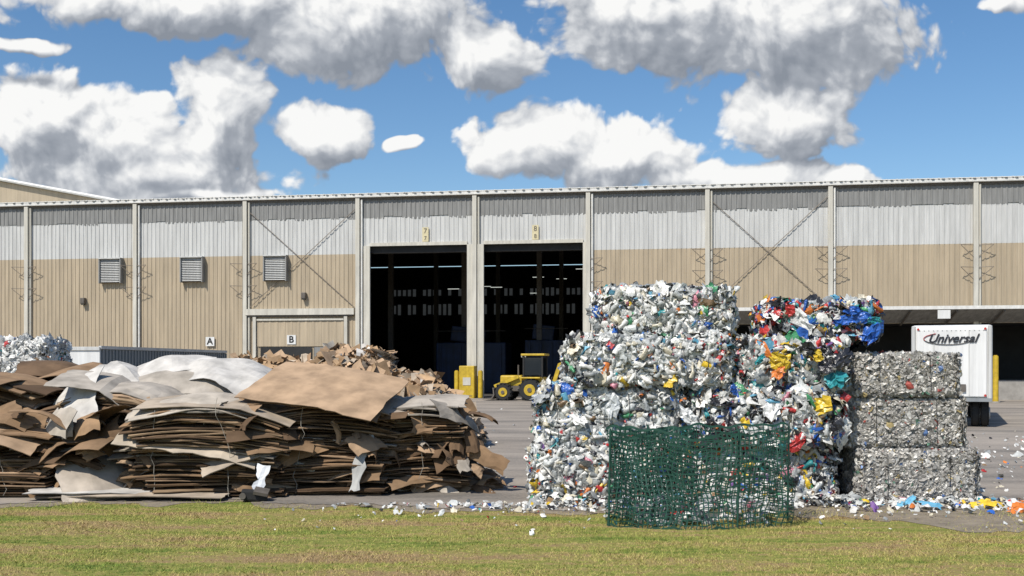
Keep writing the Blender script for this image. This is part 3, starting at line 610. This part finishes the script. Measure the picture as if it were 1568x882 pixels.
# ---------------------------------------------------------------- sun + sky
el=math.radians(50); az=math.radians(215)
sd=Vector((math.sin(az)*math.cos(el),math.cos(az)*math.cos(el),math.sin(el)))
sl=bpy.data.lights.new('sun','SUN'); sl.energy=4.9; sl.angle=math.radians(.5); sl.color=(1,.945,.86)
so=bpy.data.objects.new('sun',sl); COL.objects.link(so); so.rotation_euler=(-sd).to_track_quat('-Z','Y').to_euler()
w=bpy.data.worlds.new('World'); S.world=w; w.use_nodes=True; nt=w.node_tree; nt.nodes.clear(); N=nt.nodes.new; L=nt.links.new
w.cycles.sampling_method='MANUAL'; w.cycles.sample_map_resolution=256
G=bpy.data.node_groups.new('cloud_density','ShaderNodeTree')
G.interface.new_socket('Vector',in_out='INPUT',socket_type='NodeSocketVector'); G.interface.new_socket('Value',in_out='OUTPUT',socket_type='NodeSocketFloat')
gn=G.nodes.new; gl=G.links.new; gi=gn('NodeGroupInput'); go=gn('NodeGroupOutput')
nw=gn('ShaderNodeTexNoise'); nw.noise_dimensions='2D'; nw.inputs['Scale'].default_value=9; nw.inputs['Detail'].default_value=3; gl(gi.outputs[0],nw.inputs[0])
s1=gn('ShaderNodeVectorMath'); s1.operation='SUBTRACT'; s1.inputs[1].default_value=(.5,.5,.5); gl(nw.outputs['Color'],s1.inputs[0])
s2=gn('ShaderNodeVectorMath'); s2.operation='MULTIPLY_ADD'; s2.inputs[1].default_value=(.05,.035,0); gl(s1.outputs[0],s2.inputs[0]); gl(gi.outputs[0],s2.inputs[2])
blobs=[(-.446,.235,.075,.055),(-.371,.2125,.11,.052),(-.2775,.238,.05,.058),(-.365,.183,.15,.032),(-.184,.224,.055,.03),(-.30,.345,.16,.034),(-.1525,.325,.13,.056),(-.021,.298,.05,.036),
(.135,.332,.12,.056),(.279,.322,.12,.062),(.266,.2375,.075,.042),(.0225,.214,.065,.038),(.091,.204,.09,.042),(.241,.176,.13,.022),(.3225,.176,.05,.014),(-.1056,.2156,.016,.008),(.466,.345,.025,.012),(-.296,.1615,.08,.009),(-.47,.31,.05,.008)]
prev=None
for bx,by,rx,ry in blobs:
    a=gn('ShaderNodeVectorMath'); a.operation='SUBTRACT'; a.inputs[1].default_value=(bx,by,0); gl(s2.outputs[0],a.inputs[0])
    m_=gn('ShaderNodeVectorMath'); m_.operation='MULTIPLY'; m_.inputs[1].default_value=(1/rx,1/ry,0); gl(a.outputs[0],m_.inputs[0])
    l_=gn('ShaderNodeVectorMath'); l_.operation='LENGTH'; gl(m_.outputs[0],l_.inputs[0])
    v_=gn('ShaderNodeMath'); v_.operation='SUBTRACT'; v_.inputs[0].default_value=1; gl(l_.outputs['Value'],v_.inputs[1])
    if prev is None: prev=v_
    else:
        x_=gn('ShaderNodeMath'); x_.operation='SMOOTH_MAX'; x_.inputs[2].default_value=.2; gl(prev.outputs[0],x_.inputs[0]); gl(v_.outputs[0],x_.inputs[1]); prev=x_
# fade big-scale shape in: strong blob term keeps every cloud one mass, noise only ruffles it
cl=gn('ShaderNodeMath'); cl.operation='MAXIMUM'; cl.inputs[1].default_value=-1.2; gl(prev.outputs[0],cl.inputs[0])
cm=gn('ShaderNodeMath'); cm.operation='MULTIPLY'; cm.inputs[1].default_value=1.5; gl(cl.outputs[0],cm.inputs[0])
nf=gn('ShaderNodeTexNoise'); nf.noise_dimensions='2D'; nf.inputs['Scale'].default_value=15; nf.inputs['Detail'].default_value=8; nf.inputs['Roughness'].default_value=.56; gl(s2.outputs[0],nf.inputs[0])
vf=gn('ShaderNodeTexVoronoi'); vf.voronoi_dimensions='2D'; vf.feature='SMOOTH_F1'; vf.inputs['Smoothness'].default_value=.3; vf.inputs['Scale'].default_value=26; vf.inputs['Detail'].default_value=2.5; vf.inputs['Roughness'].default_value=.6; gl(s2.outputs[0],vf.inputs[0])
m1=gn('ShaderNodeMath'); m1.operation='MULTIPLY_ADD'; m1.inputs[1].default_value=1.5; gl(nf.outputs[0],m1.inputs[0]); gl(cm.outputs[0],m1.inputs[2])
m2=gn('ShaderNodeMath'); m2.operation='MULTIPLY_ADD'; m2.inputs[1].default_value=-.55; gl(vf.outputs['Distance'],m2.inputs[0]); gl(m1.outputs[0],m2.inputs[2])
m3=gn('ShaderNodeMath'); m3.operation='SUBTRACT'; m3.inputs[1].default_value=.28; gl(m2.outputs[0],m3.inputs[0]); gl(m3.outputs[0],go.inputs[0])
tc=N('ShaderNodeTexCoord'); sp=N('ShaderNodeSeparateXYZ'); L(tc.outputs['Generated'],sp.inputs[0])
my=N('ShaderNodeMath'); my.operation='MAXIMUM'; my.inputs[1].default_value=.08; L(sp.outputs['Y'],my.inputs[0])
dx=N('ShaderNodeMath'); dx.operation='DIVIDE'; L(sp.outputs['X'],dx.inputs[0]); L(my.outputs[0],dx.inputs[1])
dz=N('ShaderNodeMath'); dz.operation='DIVIDE'; L(sp.outputs['Z'],dz.inputs[0]); L(my.outputs[0],dz.inputs[1])
cb=N('ShaderNodeCombineXYZ'); L(dx.outputs[0],cb.inputs[0]); L(dz.outputs[0],cb.inputs[1])
def grp(off):
    g=N('ShaderNodeGroup'); g.node_tree=G
    if off:
        a=N('ShaderNodeVectorMath'); a.operation='ADD'; a.inputs[1].default_value=off; L(cb.outputs[0],a.inputs[0]); L(a.outputs[0],g.inputs[0])
    else: L(cb.outputs[0],g.inputs[0])
    return g
g0=grp(None); g1=grp((-.006,.009,0)); g2=grp((-.014,.034,0))
al=N('ShaderNodeMapRange'); al.interpolation_type='SMOOTHSTEP'; al.inputs['From Min'].default_value=-.12; al.inputs['From Max'].default_value=.22; L(g0.outputs[0],al.inputs[0])
def math2(op,a,b,c=None):
    m=N('ShaderNodeMath'); m.operation=op
    for i,v in enumerate((a,b,c)):
        if v is None: continue
        if isinstance(v,(int,float)): m.inputs[i].default_value=v
        else: L(v,m.inputs[i])
    return m.outputs[0]
f1=math2('SUBTRACT',g0.outputs[0],g1.outputs[0]); c2=math2('MAXIMUM',g2.outputs[0],-.3); f2=math2('SUBTRACT',g0.outputs[0],c2)
sh=math2('MULTIPLY_ADD',f1,.45,math2('MULTIPLY_ADD',f2,.40,.60))
thick=math2('MULTIPLY',math2('MAXIMUM',math2('SUBTRACT',g0.outputs[0],.55),0),-.13)
hi=N('ShaderNodeMapRange'); hi.inputs['From Min'].default_value=.25; hi.inputs['From Max'].default_value=.33; hi.inputs['To Max'].default_value=-.18; L(dz.outputs[0],hi.inputs[0])
sh=math2('ADD',math2('ADD',sh,thick),hi.outputs[0])
cr=N('ShaderNodeValToRGB'); e=cr.color_ramp.elements; e[0].position=.0; e[0].color=(.26,.29,.34,1); e[1].position=.92; e[1].color=(.95,.95,.94,1)
x=e.new(.36); x.color=(.38,.41,.46,1); x=e.new(.65); x.color=(.66,.68,.71,1)
L(sh,cr.inputs[0])
sky=N('ShaderNodeTexSky'); sky.sky_type='NISHITA'; sky.sun_disc=False; sky.sun_elevation=el; sky.sun_rotation=az; sky.air_density=1.0; sky.dust_density=.6; sky.ozone_density=2.5
bg1=N('ShaderNodeBackground'); bg1.inputs[1].default_value=.125
hs=N('ShaderNodeHueSaturation'); hs.inputs['Saturation'].default_value=1.2; L(sky.outputs[0],hs.inputs['Color']); L(hs.outputs[0],bg1.inputs[0])
bg2=N('ShaderNodeBackground'); bg2.inputs[1].default_value=1; L(cr.outputs[0],bg2.inputs[0])
mx=N('ShaderNodeMixShader'); L(al.outputs[0],mx.inputs[0]); L(bg1.outputs[0],mx.inputs[1]); L(bg2.outputs[0],mx.inputs[2])
wo=N('ShaderNodeOutputWorld'); L(mx.outputs[0],wo.inputs[0])
# ---------------------------------------------------------------- camera
cd=bpy.data.cameras.new('camera'); cd.sensor_width=36; cd.lens=36.73; cd.shift_y=.0759; cd.clip_end=4000; cd.clip_start=.1
co=bpy.data.objects.new('camera',cd); COL.objects.link(co); co.location=(0,0,2.1); co.rotation_euler=(math.pi/2,0,0); S.camera=co
